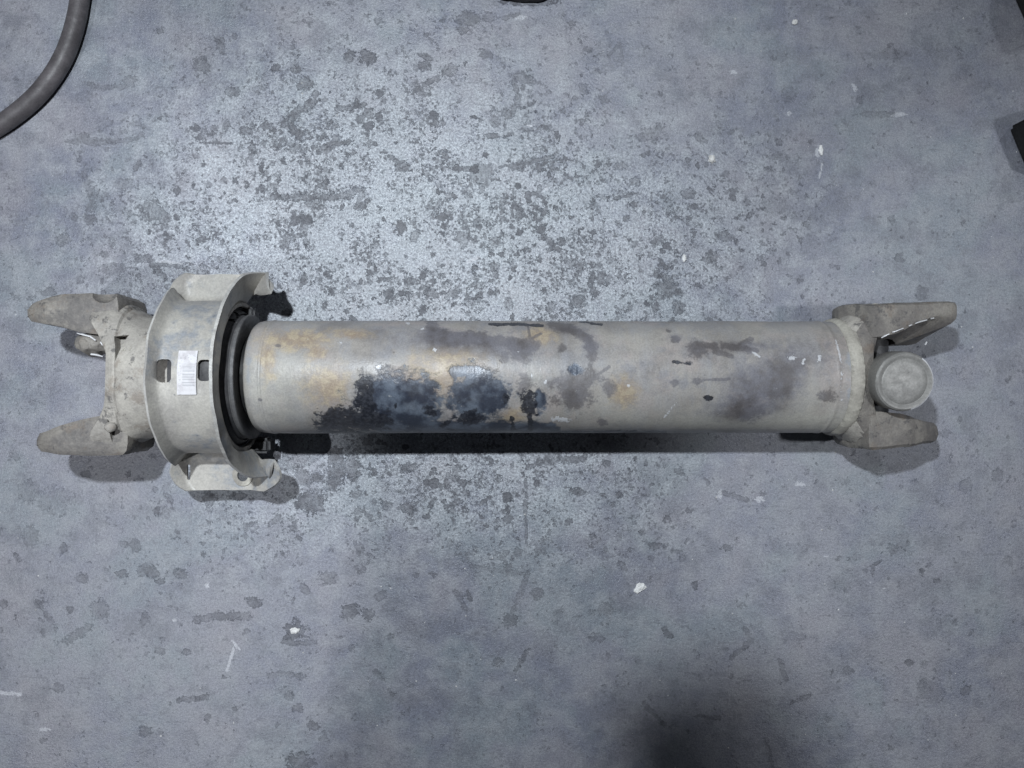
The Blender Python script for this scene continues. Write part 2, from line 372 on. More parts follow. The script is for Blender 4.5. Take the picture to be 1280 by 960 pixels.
FLOOR_MARKS = [
 ('s', [(341, 246), (380, 247), (418, 246), (440, 243)], 6.0, .85), ('s', [(436, 240), (455, 238), (447, 255)], 5, .6),
 ('s', [(395, 118), (392, 128), (372, 138), (362, 150), (368, 166), (376, 170)], 7.5, .85), ('e', 382, 104, 11, 9, 0, .75),
 ('e', 437, 70, 6, 8, 10, .8), ('e', 458, 71, 11, 9, 0, .8), ('s', [(398, 190), (412, 180), (436, 178)], 4, .8), ('e', 406, 186, 8, 6, 0, .7),
 ('s', [(422, 135), (436, 136), (456, 130)], 3.5, .7), ('e', 333, 157, 7, 6, 0, .8), ('e', 306, 163, 7, 6, 0, .8), ('e', 290, 114, 9, 7, 0, .8),
 ('s', [(240, 160), (256, 163), (250, 172)], 5, .75), ('e', 268, 160, 5, 4, 0, .7), ('s', [(250, 178), (290, 179)], 1.8, .8), ('e', 283, 155, 4, 8, 0, .55),
 ('e', 252, 82, 11, 9, 20, .6), ('e', 276, 56, 6, 12, -10, .55), ('e', 370, 86, 7, 6, 0, .7), ('e', 345, 85, 7, 4, 0, .7),
 ('e', 190, 263, 15, 13, 0, .65), ('e', 206, 275, 7, 10, 0, .6), ('e', 162, 102, 9, 7, 0, .5), ('s', [(110, 105), (125, 110), (160, 108)], 4, .4),
 ('s', [(85, 178), (120, 177), (160, 176), (178, 168)], 5, .42), ('s', [(160, 157), (172, 153), (180, 158)], 3, .5), ('e', 103, 172, 8, 8, 0, .45),
 ('s', [(106, 215), (112, 235), (118, 247)], 6, .5), ('e', 155, 230, 12, 7, 0, .35), ('e', 78, 300, 8, 9, 20, .5), ('e', 93, 272, 4, 5, 0, .6),
 ('s', [(170, 325), (185, 322), (205, 345)], 6, .75), ('s', [(195, 330), (235, 335)], 3, .7), ('e', 140, 337, 14, 8, 20, .4), ('e', 100, 350, 5, 5, 0, .6), ('e', 130, 318, 6, 4, 0, .6),
 ('e', 585, 24, 16, 9, 0, .6), ('e', 580, 38, 8, 5, 0, .6), ('s', [(530, 105), (548, 98), (520, 112)], 4, .75), ('s', [(525, 68), (540, 74)], 3.5, .7),
 ('e', 562, 88, 10, 8, 0, .5), ('e', 530, 82, 7, 6, 0, .6), ('e', 612, 22, 8, 6, 0, .5), ('e', 655, 98, 16, 7, 10, .65), ('s', [(640, 92), (648, 120), (640, 145)], 4, .5),
 ('e', 614, 169, 9, 3.5, -5, .85), ('s', [(568, 210), (592, 212)], 4.5, .85), ('e', 605, 215, 14, 10, 0, .5), ('s', [(625, 208), (650, 205), (692, 196)], 3, .7), ('e', 648, 207, 9, 6, 0, .7),
 ('e', 503, 210, 9, 6, 0, .75), ('s', [(480, 190), (500, 205)], 3.5, .7), ('e', 600, 222, 14, 9, 20, .4), ('e', 586, 240, 8, 7, 0, .3), ('e', 519, 295, 6, 9, 20, .9),
 ('e', 577, 296, 10, 7, 0, .6), ('e', 580, 304, 6, 6, 0, .6), ('e', 512, 353, 9, 5, 0, .75), ('e', 486, 368, 6, 7, 0, .9), ('s', [(592, 374), (598, 368)], 4, .9), ('e', 618, 333, 6, 6, 0, .55),
 ('s', [(681, 296), (690, 306), (698, 311)], 5, .85), ('e', 725, 336, 5, 5, 0, .8), ('s', [(741, 343), (740, 355), (744, 366)], 6, .85), ('e', 722, 378, 10, 8, 0, .8), ('e', 688, 384, 6, 7, 0, .9), ('e', 748, 333, 5, 3, 0, .8), ('e', 752, 342, 5, 4, 0, .8),
 ('e', 836, 362, 16, 9, 20, .75), ('s', [(824, 322), (832, 335), (845, 327)], 3.5, .8), ('e', 848, 385, 8, 9, 0, .75), ('e', 820, 383, 4, 6, 0, .9), ('s', [(822, 343), (840, 350), (826, 372)], 5, .75),
 ('s', [(878, 325), (888, 327), (894, 319)], 3.5, .6), ('e', 904, 295, 10, 6, 0, .5), ('e', 860, 242, 9, 6, 0, .55), ('s', [(770, 248), (788, 243)], 3.2, .8), ('e', 793, 255, 6, 5, 0, .75), ('e', 775, 207, 9, 5, 0, .5), ('e', 794, 227, 7, 6, 0, .6), ('e', 829, 246, 5, 3, 0, .7), ('e', 752, 246, 6, 4, 0, .6), ('e', 805, 265, 4, 3.5, 0, .7), ('e', 783, 273, 5, 4, 0, .7),
 ('e', 815, 168, 16, 9, -20, .35), ('e', 975, 196, 10, 6, 0, .35), ('s', [(960, 255), (985, 262)], 10, .3), ('e', 986, 118, 10, 9, 0, .35), ('e', 1096, 143, 26, 4, 0, .30), ('e', 1113, 68, 20, 7, 0, .25),
 ('s', [(418, 567), (424, 590), (416, 604)], 12, .85), ('e', 440, 585, 9, 17, 0, .85), ('e', 388, 629, 17, 13, 10, .95), ('e', 378, 598, 11, 11, 0, .55), ('e', 397, 598, 7, 5, 0, .7), ('e', 262, 622, 8, 7, 0, .9), ('e', 298, 620, 9, 5, 0, .7),
 ('e', 513, 584, 9, 6, 0, .85), ('s', [(458, 585), (468, 588)], 3, .8), ('e', 445, 618, 7, 5, 0, .75), ('e', 508, 635, 10, 6, 10, .8), ('e', 533, 646, 5, 4, 0, .8), ('s', [(538, 632), (544, 624)], 3.5, .8), ('e', 582, 616, 6, 4, 0, .85), ('s', [(557, 634), (566, 630), (576, 626)], 4, .75), ('s', [(600, 630), (612, 622)], 3, .8),
 ('s', [(660, 584), (672, 580), (686, 577)], 4.5, .8), ('e', 715, 574, 18, 5, 0, .7), ('e', 722, 615, 10, 5, 10, .8), ('e', 671, 604, 4, 4, 0, .85), ('s', [(657, 598), (659, 622), (657, 640), (658, 680)], 2.4, .6), ('e', 658, 630, 4, 5, 0, .7), ('e', 711, 653, 5, 5, 0, .7), ('e', 755, 619, 5, 3, 0, .7),
 ('s', [(590, 708), (625, 714), (655, 717)], 3.6, .38), ('s', [(660, 715), (650, 745), (640, 768)], 4, .38), ('e', 637, 776, 11, 8, 0, .6), ('e', 672, 742, 9, 7, 0, .55), ('s', [(585, 738), (588, 750)], 3, .6), ('s', [(570, 740), (582, 762)], 4, .5),
 ('e', 410, 722, 11, 8, 0, .5), ('e', 438, 764, 11, 10, 0, .7), ('e', 460, 768, 7, 8, -20, .6), ('e', 475, 745, 8, 6, 0, .4), ('s', [(645, 838), (660, 812)], 4, .6), ('e', 622, 827, 7, 5, -30, .55), ('s', [(470, 840), (478, 848)], 4, .5), ('s', [(485, 862), (492, 868)], 3, .5),
 ('e', 756, 762, 10, 9, 0, .45), ('e', 745, 797, 10, 5, 0, .5), ('s', [(830, 786), (838, 795)], 4, .7), ('e', 818, 682, 8, 5, 20, .6), ('e', 849, 590, 6, 5, 0, .65), ('e', 861, 638, 4, 4, 0, .7), ('s', [(880, 597), (886, 605)], 2.5, .6), ('e', 869, 732, 4, 6, 0, .65), ('s', [(900, 615), (935, 626)], 4, .55), ('e', 820, 682, 7, 4, 0, .7), ('e', 907, 685, 7, 4, 0, .6), ('s', [(1092, 720), (1090, 708), (1102, 700)], 2.5, .6),
 ('e', 1152, 713, 4, 4, 0, .7), ('e', 1171, 726, 5, 3, -20, .8), ('s', [(930, 785), (940, 800), (915, 822)], 4, .5), ('s', [(975, 825), (983, 850)], 4, .4), ('s', [(990, 878), (1012, 870)], 3, .5), ('e', 1060, 838, 7, 5, 0, .6), ('e', 1137, 828, 7, 4, 30, .6), ('e', 1163, 862, 16, 13, 0, .30), ('s', [(870, 895), (900, 898)], 3.5, .5), ('s', [(958, 925), (965, 960)], 4, .5), ('s', [(805, 880), (830, 905)], 4, .5),
 ('s', [(245, 774), (275, 770), (310, 770)], 6, .6), ('e', 317, 753, 9, 8, 0, .7), ('e', 369, 789, 13, 12, 0, .8), ('s', [(355, 803), (393, 804)], 4, .6), ('e', 376, 952, 18, 11, 0, .7), ('s', [(335, 845), (350, 842), (376, 846)], 4, .45), ('e', 190, 715, 12, 6, 30, .55), ('e', 200, 727, 6, 4, 0, .55), ('e', 153, 717, 8, 5, 0, .55), ('e', 103, 723, 7, 6, 0, .5), ('e', 125, 762, 12, 11, 0, .35), ('e', 88, 762, 5, 5, 0, .5), ('e', 181, 774, 6, 8, 0, .45), ('s', [(45, 752), (58, 768), (70, 785)], 4, .45), ('s', [(85, 800), (110, 785)], 7, .40),
 ('e', 5, 755, 5, 5, 0, .6), ('s', [(222, 876), (258, 871)], 4, .6), ('e', 200, 814, 6, 4, 0, .5), ('e', 234, 815, 8, 4, 0, .6), ('e', 180, 915, 8, 7, 0, .45), ('e', 155, 680, 6, 4, 0, .5), ('e', 38, 670, 10, 14, 0, .30), ('e', 36, 614, 12, 14, 0, .30), ('e', 70, 625, 22, 16, 0, .22), ('e', 197, 638, 5, 6, 0, .6), ('e', 107, 593, 6, 4, 0, .6), ('e', 226, 717, 8, 6, 0, .45), ('e', 372, 885, 8, 5, 0, .6), ('e', 392, 907, 8, 6, 0, .6), ('e', 362, 870, 6, 5, 0, .4), ('e', 24, 700, 3, 3, 0, .4),
 ('e', 660, 2, 34, 5, 0, .9), ('s', [(632, 22), (650, 18)], 4, .6), ('e', 715, 30, 6, 4, 0, .6), ('e', 735, 62, 6, 4, 0, .5), ('s', [(760, 70), (775, 55), (778, 80)], 3, .35),
]
FLOOR_PALE = [('e', 1125, 143, 11, 3, -5, 1), ('e', 1022, 190, 3, 8, 0, 1), ('s', [(1028, 205), (1024, 222)], 1.5, 1), ('e', 917, 90, 6, 3, 0, 1), ('s', [(293, 808), (284, 838)], 2.0, 1), ('s', [(290, 800), (300, 812)], 1.5, 1),
 ('s', [(0, 866), (26, 868)], 2.6, 1), ('e', 55, 912, 9, 3, 0, .8), ('e', 650, 22, 8, 3, 0, 1), ('e', 663, 157, 5, 2, 0, 1), ('e', 682, 237, 3, 3, 0, 1), ('e', 986, 142, 3, 3, 0, 1), ('e', 1068, 110, 3, 6, -30, 1), ('e', 218, 775, 3, 4, 0, 1), ('e', 259, 732, 4, 4, 0, 1),
 ('s', [(598, 322), (584, 328)], 2, .9), ('e', 1000, 605, 7, 4, 0, .8), ('e', 950, 624, 6, 4, 0, .8), ('e', 900, 618, 4, 6, 0, .8), ('e', 1035, 695, 6, 2, 0, .7), ('e', 1088, 728, 2, 2, 0, 1), ('e', 1105, 736, 2, 2, 0, 1), ('e', 212, 328, 18, 2.2, 5, .8)]
WEAR = [(420, 300, 300, 210, .75), (600, 330, 260, 170, .35), (560, 590, 260, 110, .55), (800, 330, 200, 170, .45), (300, 640, 120, 110, .30), (480, 120, 220, 140, .25), (700, 640, 180, 100, .25), (330, 180, 120, 120, .15), (950, 260, 110, 120, .18), (200, 300, 120, 90, .18)]

# ------------------------------------------------------------------ floor
def axis_coords(lo, hi, step, outer):
    inner = list(np.arange(lo, hi + step * .5, step))
    return np.array([-outer, -outer * .5, lo * 1.35] + inner + [hi * 1.35, outer * .5, outer])

gx = axis_coords(-.70, .70, .0022, 5.0); gy = axis_coords(-.53, .53, .0022, 5.0)
GX, GY = np.meshgrid(gx, gy); nx, ny = len(gx), len(gy)
co = np.zeros((nx * ny, 3), np.float32); co[:, 0] = GX.ravel(); co[:, 1] = GY.ravel()
ii = (np.arange(ny - 1)[:, None] * nx + np.arange(nx - 1)[None, :]).ravel()
quads = np.stack([ii, ii + 1, ii + nx + 1, ii + nx], 1).astype(np.int32)
fm = bpy.data.meshes.new('floor')
fm.vertices.add(len(co)); fm.vertices.foreach_set('co', co.ravel())
fm.loops.add(quads.size); fm.loops.foreach_set('vertex_index', quads.ravel())
fm.polygons.add(len(quads)); fm.polygons.foreach_set('loop_start', np.arange(0, quads.size, 4, dtype=np.int32))
fm.update(calc_edges=True)
PX, PY = co[:, 0] * 1000 + 640, 480 - co[:, 1] * 1000
def put_attr(me, name, arr):
    a = me.attributes.new(name, 'FLOAT', 'POINT'); a.data.foreach_set('value', np.ascontiguousarray(arr, dtype=np.float32))
sh, st = paint(PX, PY, FLOOR_MARKS); put_attr(fm, 'mark', sh); put_attr(fm, 'mark_strength', st)
sh, st = paint(PX, PY, FLOOR_PALE, True); put_attr(fm, 'pale', sh)
put_attr(fm, 'wear', np.clip(gauss(PX, PY, WEAR), 0, 1))
floor = link('floor', fm, M['floor'], smooth=False); tag(floor, kind='structure')

# ------------------------------------------------------------------ drive shaft
shaft = bpy.data.objects.new('drive_shaft', None); C.objects.link(shaft)
shaft.location = (0, .008, .0005); shaft.rotation_euler = (0, math.radians(0.75), 0)
shaft.empty_display_size = .1
tag(shaft, 'dusty grey drive shaft with scorched tube lying on concrete floor', 'drive shaft')

# --- tube: fine grid with stain attributes
def build_tube():
    R = 63.8
    prof = [(-288, 44), (-288, 57), (-287, 60), (-284.5, 62.2), (-280, 63.4), (-274, 63.8), (-271.2, 63.8), (-270.6, 64.4), (-269.2, 64.6), (-268, 64.3), (-267.4, R)]
    prof += [(x, R) for x in np.arange(-264, 344, 1.6)]
    prof += [(345, R), (346, R + .5), (347.5, R + .6), (349, R - .3), (352, R - .4), (362, R - .2), (364, R - 2), (364, 44)]
    n = 300
    bm = lathe_x(prof, n, True)
    for v in bm.verts:                              # slight dents along the tube
        if -262 < v.co.x < 340:
            q = Vector((v.co.x * .012, v.co.y * .02, v.co.z * .02)); d = Vector((0, v.co.y, v.co.z - AX)).normalized()
            v.co += d * (mnoise.noise(q) * .7)
    me = mesh_from(bm, 'tube')
    nv = len(me.vertices); c = np.zeros(nv * 3, np.float32); me.vertices.foreach_get('co', c); c = c.reshape(-1, 3)
    ct, stt = math.cos(shaft.rotation_euler[1]), math.sin(shaft.rotation_euler[1])
    X = c[:, 0] * ct + c[:, 2] * stt; Z = -c[:, 0] * stt + c[:, 2] * ct; Y = c[:, 1] + .008
    k = 960 / (960 - Z * 1000); U = 640 + X * 1000 * k; V = 480 - Y * 1000 * k
    V = np.where(Z < .05, 900 + 300 * np.sin(U * .01), V)             # the underside carries no named stains
    black = [('s', [(412, 526), (440, 524), (470, 526)], 17, 1), ('s', [(455, 482), (456, 505), (470, 530)], 12, 1), ('e', 410, 530, 14, 12, 0, 1), ('e', 537, 514, 8, 7, 0, 1),
             ('e', 588, 522, 20, 9, 0, 1), ('e', 633, 498, 6, 8, 0, 1), ('s', [(661, 494), (662, 512)], 9.5, 1), ('s', [(662, 515), (663, 538)], 3.5, 1),
             ('s', [(640, 524), (642, 540)], 3.5, 1), ('e', 556, 530, 8, 4, -30, .8), ('s', [(600, 539), (660, 540)], 2.0, .8), ('e', 495, 508, 2.5, 4, 0, 1), ('e', 886, 497.5, 8, 3.5, 5, .75), ('s', [(842, 452), (862, 455)], 2.0, .7), ('s', [(612, 406), (645, 405), (678, 407)], 2.0, .8), ('s', [(725, 402), (752, 406)], 1.6, .8), ('e', 1048, 415, 3, 3, 0, .8), ('s', [(690, 541), (830, 541)], 3.0, .6)]
    blue = [('e', 500, 505, 52, 36, 8, 1), ('e', 478, 490, 28, 18, -20, 1), ('e', 522, 486, 22, 14, 0, 1), ('e', 595, 495, 34, 34, 0, 1), ('e', 620, 495, 18, 20, 0, 1), ('s', [(570, 466), (596, 464)], 7, 1), ('s', [(470, 532), (690, 537)], 8, .8), ('e', 675, 500, 7, 14, 0, .5), ('e', 720, 462, 8, 7, 0, .4)]
    rust = [('e', 412, 482, 34, 30, 0, 1), ('e', 396, 440, 16, 14, 0, 1), ('e', 440, 418, 24, 8, 0, .6), ('e', 520, 478, 18, 40, 0, .5), ('e', 370, 425, 50, 16, 0, .5), ('e', 640, 520, 20, 12, 0, .8), ('e', 675, 420, 22, 14, 0, .6), ('e', 780, 490, 20, 22, 0, .5), ('e', 560, 470, 60, 40, 0, .35), ('e', 335, 450, 14, 30, 0, .3)]
    smu = gauss(U, V, [(715, 495, 20, 14, .5), (738, 432, 14, 16, .6), (712, 412, 24, 8, .55), (570, 424, 42, 11, .6), (545, 415, 14, 10, .4), (645, 438, 40, 13, .5), (650, 465, 12, 30, .3),
            (940, 482, 48, 44, .62), (925, 515, 30, 16, .45), (872, 437, 22, 12, .50), (925, 433, 34, 7, .5), (985, 475, 30, 34, .45), (845, 420, 14, 7, .4), (808, 480, 40, 30, .18), (870, 475, 20, 6, .25), (1035, 450, 14, 40, .25), (760, 541, 70, 4, .4), (560, 430, 110, 18, .30), (480, 412, 60, 10, .22), (800, 455, 50, 26, .22), (1005, 440, 30, 26, .30), (870, 520, 40, 10, .2)])
    stain = [('e', 716, 488, 24, 22, 20, 1), ('e', 728, 474, 24, 14, -10, 1), ('s', [(690, 406), (714, 411), (736, 426), (740, 446)], 6, 1), ('e', 738, 432, 8, 12, 0, 1), ('s', [(540, 406), (546, 420), (575, 424), (605, 424)], 8, 1), ('s', [(620, 426), (668, 432)], 7, .8), ('e', 648, 440, 18, 12, 0, 1), ('e', 872, 438, 12, 10, 0, 1), ('s', [(872, 430), (893, 433)], 4, 1), ('s', [(893, 440), (914, 445)], 3, 1), ('s', [(905, 432), (945, 438)], 4, 1), ('s', [(925, 430), (938, 424)], 3.5, 1), ('e', 845, 423, 5, 4, 0, 1), ('e', 835, 413, 4, 2.5, 20, 1), ('e', 843, 479, 5, 4, 0, 1), ('e', 860, 454, 6, 3, 0, 1), ('e', 872, 476, 8, 4, 0, .8), ('e', 752, 527, 6, 5, 0, 1), ('e', 762, 486, 8, 9, 30, .8), ('e', 703, 435, 5, 5, 0, 1), ('s', [(660, 408), (663, 425)], 1.5, 1), ('s', [(663, 424), (676, 417)], 1.5, 1), ('s', [(586, 413), (600, 421)], 2, 1), ('e', 632, 448, 5, 6, 0, 1), ('e', 656, 480, 9, 14, 0, .9), ('e', 1034, 494, 10, 8, 0, .8), ('s', [(880, 475), (912, 474)], 1.5, .8), ('e', 935, 515, 16, 12, 0, .8), ('s', [(740, 474), (762, 458)], 2, .9), ('e', 325, 500, 3, 2, 0, 1), ('e', 348, 432, 4, 2, 0, .9)]
    put_attr(me, 'stain', paint(U, V, stain, True)[0])
    white = [('e', 474, 458, 5, 5, 0, 1), ('e', 700, 524, 14, 3.6, 5, 1), ('e', 682, 477, 4, 3.5, 0, 1), ('e', 544, 437, 3, 3, 0, 1), ('e', 990, 447, 6, 4, 0, 1), ('e', 1004, 452, 2.5, 5, 20, 1), ('e', 1024, 448, 2.5, 5, 20, 1), ('e', 665, 470, 1.5, 5, 0, 1), ('e', 510, 404, 3, 2, 0, 1), ('e', 528, 411, 2.5, 2, 0, 1), ('s', [(830, 522), (845, 504)], 1.3, .6), ('e', 786, 482, 2.5, 3, 0, 1), ('e', 425, 428, 3, 2, 0, .8), ('s', [(1045, 424), (1053, 460), (1051, 500)], 1.6, 1), ('s', [(940, 440), (950, 446)], 1.5, .9), ('e', 648, 440, 3, 1.5, -40, .7)]
    dust = np.clip(gauss(U, V, [(330, 480, 60, 70, .75), (1000, 530, 130, 14, .8), (1010, 500, 30, 30, .45), (890, 528, 140, 14, .5), (760, 510, 60, 22, .3), (665, 475, 14, 22, .5), (800, 420, 90, 16, .25), (980, 412, 90, 14, .35), (1060, 520, 30, 30, .5), (560, 455, 40, 20, .15)]), 0, 1)
    bead = np.clip(gauss(U, V, [(311, 450, 7, 90, .55), (1062, 470, 7, 60, .9)]), 0, 1)
    put_attr(me, 'black', paint(U, V, black, True)[0]); put_attr(me, 'bluing', paint(U, V, blue, True)[0]); put_attr(me, 'rust', paint(U, V, rust)[0] * .9)
    put_attr(me, 'smudge', np.clip(smu, 0, 1)); put_attr(me, 'white', paint(U, V, white, True)[0]); put_attr(me, 'dust', dust); put_attr(me, 'bead', bead)
    return link('tube', me, M['tube'], shaft)
tube = build_tube()
bm = lathe_x([(359.5, 60), (360, 64), (362, 65.6), (366, 66.6), (370, 66.2), (374, 64.8), (376, 62), (376, 58)], 240, True, jit=.9, seed=3)
for v in bm.verts:
    a = math.atan2(v.co.z - AX, v.co.y); r = math.hypot(v.co.y, v.co.z - AX)
    if 361 < v.co.x < 375 and r > 63:
        k = 1 + .010 * abs(math.sin(a * 30 + v.co.x * .25 + 1.5 * math.sin(a * 5)))
        v.co.y *= k; v.co.z = AX + (v.co.z - AX) * k
link('weld_bead', mesh_from(bm, 'weld_bead'), M['bead'], tube)

# --- yoke: neck lofted into a forked head, two ears
def sect(x, hy, hz, p, n=72, yo=0, zo=0):
    r = []
    for i in range(n):
        a = 2 * PI * i / n; c, s = math.cos(a), math.sin(a)
        r.append((x, yo + hy * math.copysign(abs(c) ** (2 / p), c), AX + zo + hz * math.copysign(abs(s) ** (2 / p), s)))
    return r

def yoke_body(sections, xt, d, depth, ymax):
    """sections run from the neck to the head; the end face is a concave throat"""
    rings = [sect(*s) for s in sections]
    last = sections[-1]
    hy, hz, p = last[1], last[2], last[3]
    def throat(y): return xt + d * depth * min(1.0, (abs(y) / ymax)) ** 2.2
    rings[-1] = [(throat(q[1]) - d * 1.5, q[1], q[2]) for q in rings[-1]]
    for f in (.97, .90, .75, .55, .35, .15, .02):
        rings.append([(throat(q[1]) + (d * (-.4 if f > .95 else 0)), q[1], q[2]) for q in sect(0, hy * f, hz * f, p)])
    bm = rings_mesh(rings, True, True, True)
    return bm

def hull_r(pts, th):
    """radius of the convex hull of pts (around the origin) in direction th"""
    c, s = math.cos(th), math.sin(th); best = 1e9
    m = len(pts)
    for i in range(m):
        (x0, y0), (x1, y1) = pts[i], pts[(i + 1) % m]
        ex, ey = x1 - x0, y1 - y0; den = c * ey - s * ex
        if abs(den) < 1e-9: continue
        t = (x0 * ey - y0 * ex) / den; u = (x0 * s - y0 * c) / den
        if t > 0 and -1e-6 <= u <= 1 + 1e-6: best = min(best, t)
    return best

def convex(pts):
    pts = sorted(set((round(a, 3), round(b, 3)) for a, b in pts))
    def half(P):
        h = []
        for p in P:
            while len(h) > 1 and (h[-1][0] - h[-2][0]) * (p[1] - h[-2][1]) - (h[-1][1] - h[-2][1]) * (p[0] - h[-2][0]) <= 0: h.pop()
            h.append(p)
        return h[:-1]
    return half(pts) + half(pts[::-1])

def ear_bm(xc, zc, bore, shape, yin, yout, n=72, bev=5.0, crown=0.0):
    """plate across y with a bore along y; yin(x), yout(x) give its faces"""
    hull = convex(shape)
    ring = []
    for i in range(n):
        th = 2 * PI * i / n; r = hull_r(hull, th); ring.append((th, r))
    def loop(fac_r, yfun, rmin=0, dy=0.0):
        o = []
        for th, r in ring:
            rr = max(rmin, r * fac_r if fac_r else rmin)
            x = xc + rr * math.cos(th); z = zc + rr * math.sin(th); o.append((x, yfun(x, z) + dy, z))
        return o
    sgn = 1 if yout(xc, zc) > yin(xc, zc) else -1
    rings = [loop(0, yin, bore), loop(0, yin, bore + 3)]
    rings += [loop(.93, yin, bore + 4), loop(.985, yin, bore + 5, sgn * bev * .35), loop(1.0, yin, bore + 5, sgn * bev)]
    rings += [loop(1.0, yout, bore + 5, -sgn * bev), loop(.975, yout, bore + 5, -sgn * bev * .35), loop(.90, yout, bore + 4, sgn * crown)]
    rings += [loop(0, yout, bore + 3, sgn * crown), loop(0, yout, bore, sgn * (crown - 2))]
    bm = rings_mesh(rings + [rings[0]], True)
    bmesh.ops.remove_doubles(bm, verts=bm.verts, dist=.01)
    return bm

def circ(x, z, r, n=40): return [(x + r * math.cos(2 * PI * i / n), z + r * math.sin(2 * PI * i / n)) for i in range(n)]
def lerp(x, x0, x1, a, b):
    t = max(0, min(1, (x - x0) / (x1 - x0))); t = t * t * (3 - 2 * t); return a + (b - a) * t

# left yoke (open fork)
bm = yoke_body([(-352, 62, 62, 2), (-398, 65, 63, 2), (-410, 69, 63, 2.05), (-420, 74, 60, 2.1), (-424, 76, 57, 2.2), (-425.5, 76, 55, 2.25), (-427, 79, 55.5, 2.35), (-436, 84, 52, 2.6), (-446, 88, 48, 2.8)], -436, -1, 24, 62)
wobble(bm, 1.0, .05, 2)
fork = link('fork_yoke', mesh_from(bm, 'fork_yoke'), M['cast'], shaft)
def lp(x, y, z):
    """photograph pixel at height z mm -> shaft-local millimetres"""
    k = 1 - z / 960
    return ((x - 640) * k, (480 - y) * k - 8, z)
def wedge(pix, z0, z1, zref):
    P = [lp(x, y, zref) for x, y in pix]
    return rings_mesh([[(p[0], p[1], z0 + dz) for p, dz in zip(P, (0, 0, 9))], [(p[0], p[1], z1) for p in P]], True, True, True)
boolean(fork, [wedge([(144, 421), (162, 419), (150, 452)], 118, 170, 132), wedge([(149, 562), (168, 545), (150, 522)], 86, 150, 105)])
for sg in (1, -1):
    if sg > 0:
        yi = lambda x, z: lerp(x, -545, -445, 62, 46); yo = lambda x, z: lerp(x, -545, -470, 79, 91)
    else:
        yi = lambda x, z: -lerp(x, -540, -440, 64, 42); yo = lambda x, z: -lerp(x, -540, -455, 82, 86)
    shape = circ(0, 0, 41) + [(72, 33), (72, -33)]
    bm = ear_bm(-502 if sg > 0 else -492, AX, 28, shape, yi, yo, bev=13)
    wobble(bm, 1.4, .045, 5 + sg)
    e = link('ear', mesh_from(bm, 'ear'), M['yoke'], fork)
    if sg > 0: boolean(e, [ellipsoid((-446, 93, AX + 36), (14, 13, 15))])

# bright machined ledge and burrs inside the fork
def sliver(pts, wdt, h, seed, mat, parent, name):
    rings = []
    rnd = random.Random(seed)
    for i, p in enumerate(pts):
        a = Vector(pts[max(0, i - 1)]); b = Vector(pts[min(len(pts) - 1, i + 1)]); t = (b - a).normalized()
        sd = t.cross(Vector((0, 0, 1))).normalized(); up = Vector((0, 0, 1)); k = wdt * rnd.uniform(.6, 1.15)
        c = Vector(p)
        rings.append([tuple(c + sd * k + up * 0), tuple(c + sd * k * .5 + up * h), tuple(c - sd * k * .4 + up * h * 1.1), tuple(c - sd * k)])
    bm = rings_mesh(rings, True, True, True)
    return link(name, mesh_from(bm, name), mat, parent, 25)

bm = ellipsoid(lp(122, 430, 98), (20, 13, 17), 40); wobble(bm, 3.2, .13, 5)
link('boss', mesh_from(bm, 'boss'), M['yoke'], fork)
sliver([lp(99, 417, 112), lp(107, 419, 114), lp(115, 421, 116), lp(122, 426, 116)], 1.0, 1.0, 1, M['bright'], fork, 'burr')
sliver([lp(116, 443, 112), lp(124, 444, 116), lp(131, 446, 118)], 1.0, 1.0, 2, M['bright'], fork, 'burr')
sliver([lp(128, 428, 118), lp(131, 432, 118.5)], 1.2, 1.2, 3, M['bright'], fork, 'burr')
bm = ellipsoid(lp(140, 533, 128), (7, 6, 5), 16); wobble(bm, 1.0, .2, 4)
link('boss', mesh_from(bm, 'boss'), M['cast'], fork)

# right yoke with universal joint
bm = yoke_body([(367, 58, 58, 2), (370, 62, 62, 2), (375, 66, 60, 2.15), (382, 75, 55, 2.4), (390, 80, 51, 2.8), (396, 81, 48, 3.0)], 390, 1, 14, 56)
wobble(bm, 1.0, .05, 12)
head = link('flange_yoke', mesh_from(bm, 'flange_yoke'), M['yoke'], shaft)
UX = 413
for sg in (1, -1):
    if sg > 0:
        yi = lambda x, z: 37 + max(lerp(z, AX + 5, AX + 40, 0, 1) * lerp(x, 395, 485, 5, 32), lerp(x, 472, 502, 0, 34)); yo = lambda x, z: lerp(x, 385, 490, 82, 85) - lerp(z, AX + 20, AX + 48, 0, 4)
        shape = circ(2, 0, 43) + [(76, 34), (84, 26), (72, -24), (-25, 50), (-25, -50)]
    else:
        yi = lambda x, z: -lerp(x, 400, 500, 38, 54); yo = lambda x, z: -lerp(x, 385, 490, 80, 75)
        shape = circ(10, -4, 43) + circ(56, -12, 24) + [(-25, 48), (-25, -50)]
    bm = ear_bm(UX, AX, 24, shape, yi, yo, bev=4 if sg > 0 else 9)
    wobble(bm, 1.3, .05, 15 + sg); wobble(bm, .7, .22, 3)
    link('ear', mesh_from(bm, 'ear'), M['yoke'], head, 30)
for sg in (1, -1):
    rings = []
    for t in np.linspace(0, 1, 7):
        x = 366 + 30 * t; y1 = 60 + 22 * t ** .8; y0 = 40 + 12 * t
        rings.append([(x, sg * y0, AX - 24), (x, sg * y1, AX - 12 - 8 * t), (x, sg * (y1 + .5), AX + 16 + 4 * t), (x, sg * (y0 + (y1 - y0) * .6), AX + 40 * (1 - .1 * t)), (x, sg * y0, AX + 44)])
    bm = rings_mesh(rings, True, True, True)
    bmesh.ops.bevel(bm, geom=list(bm.edges), offset=2.5, segments=2, affect='EDGES'); wobble(bm, .8, .06, 19)
    link('gusset', mesh_from(bm, 'gusset'), M['cast'], head, 50)
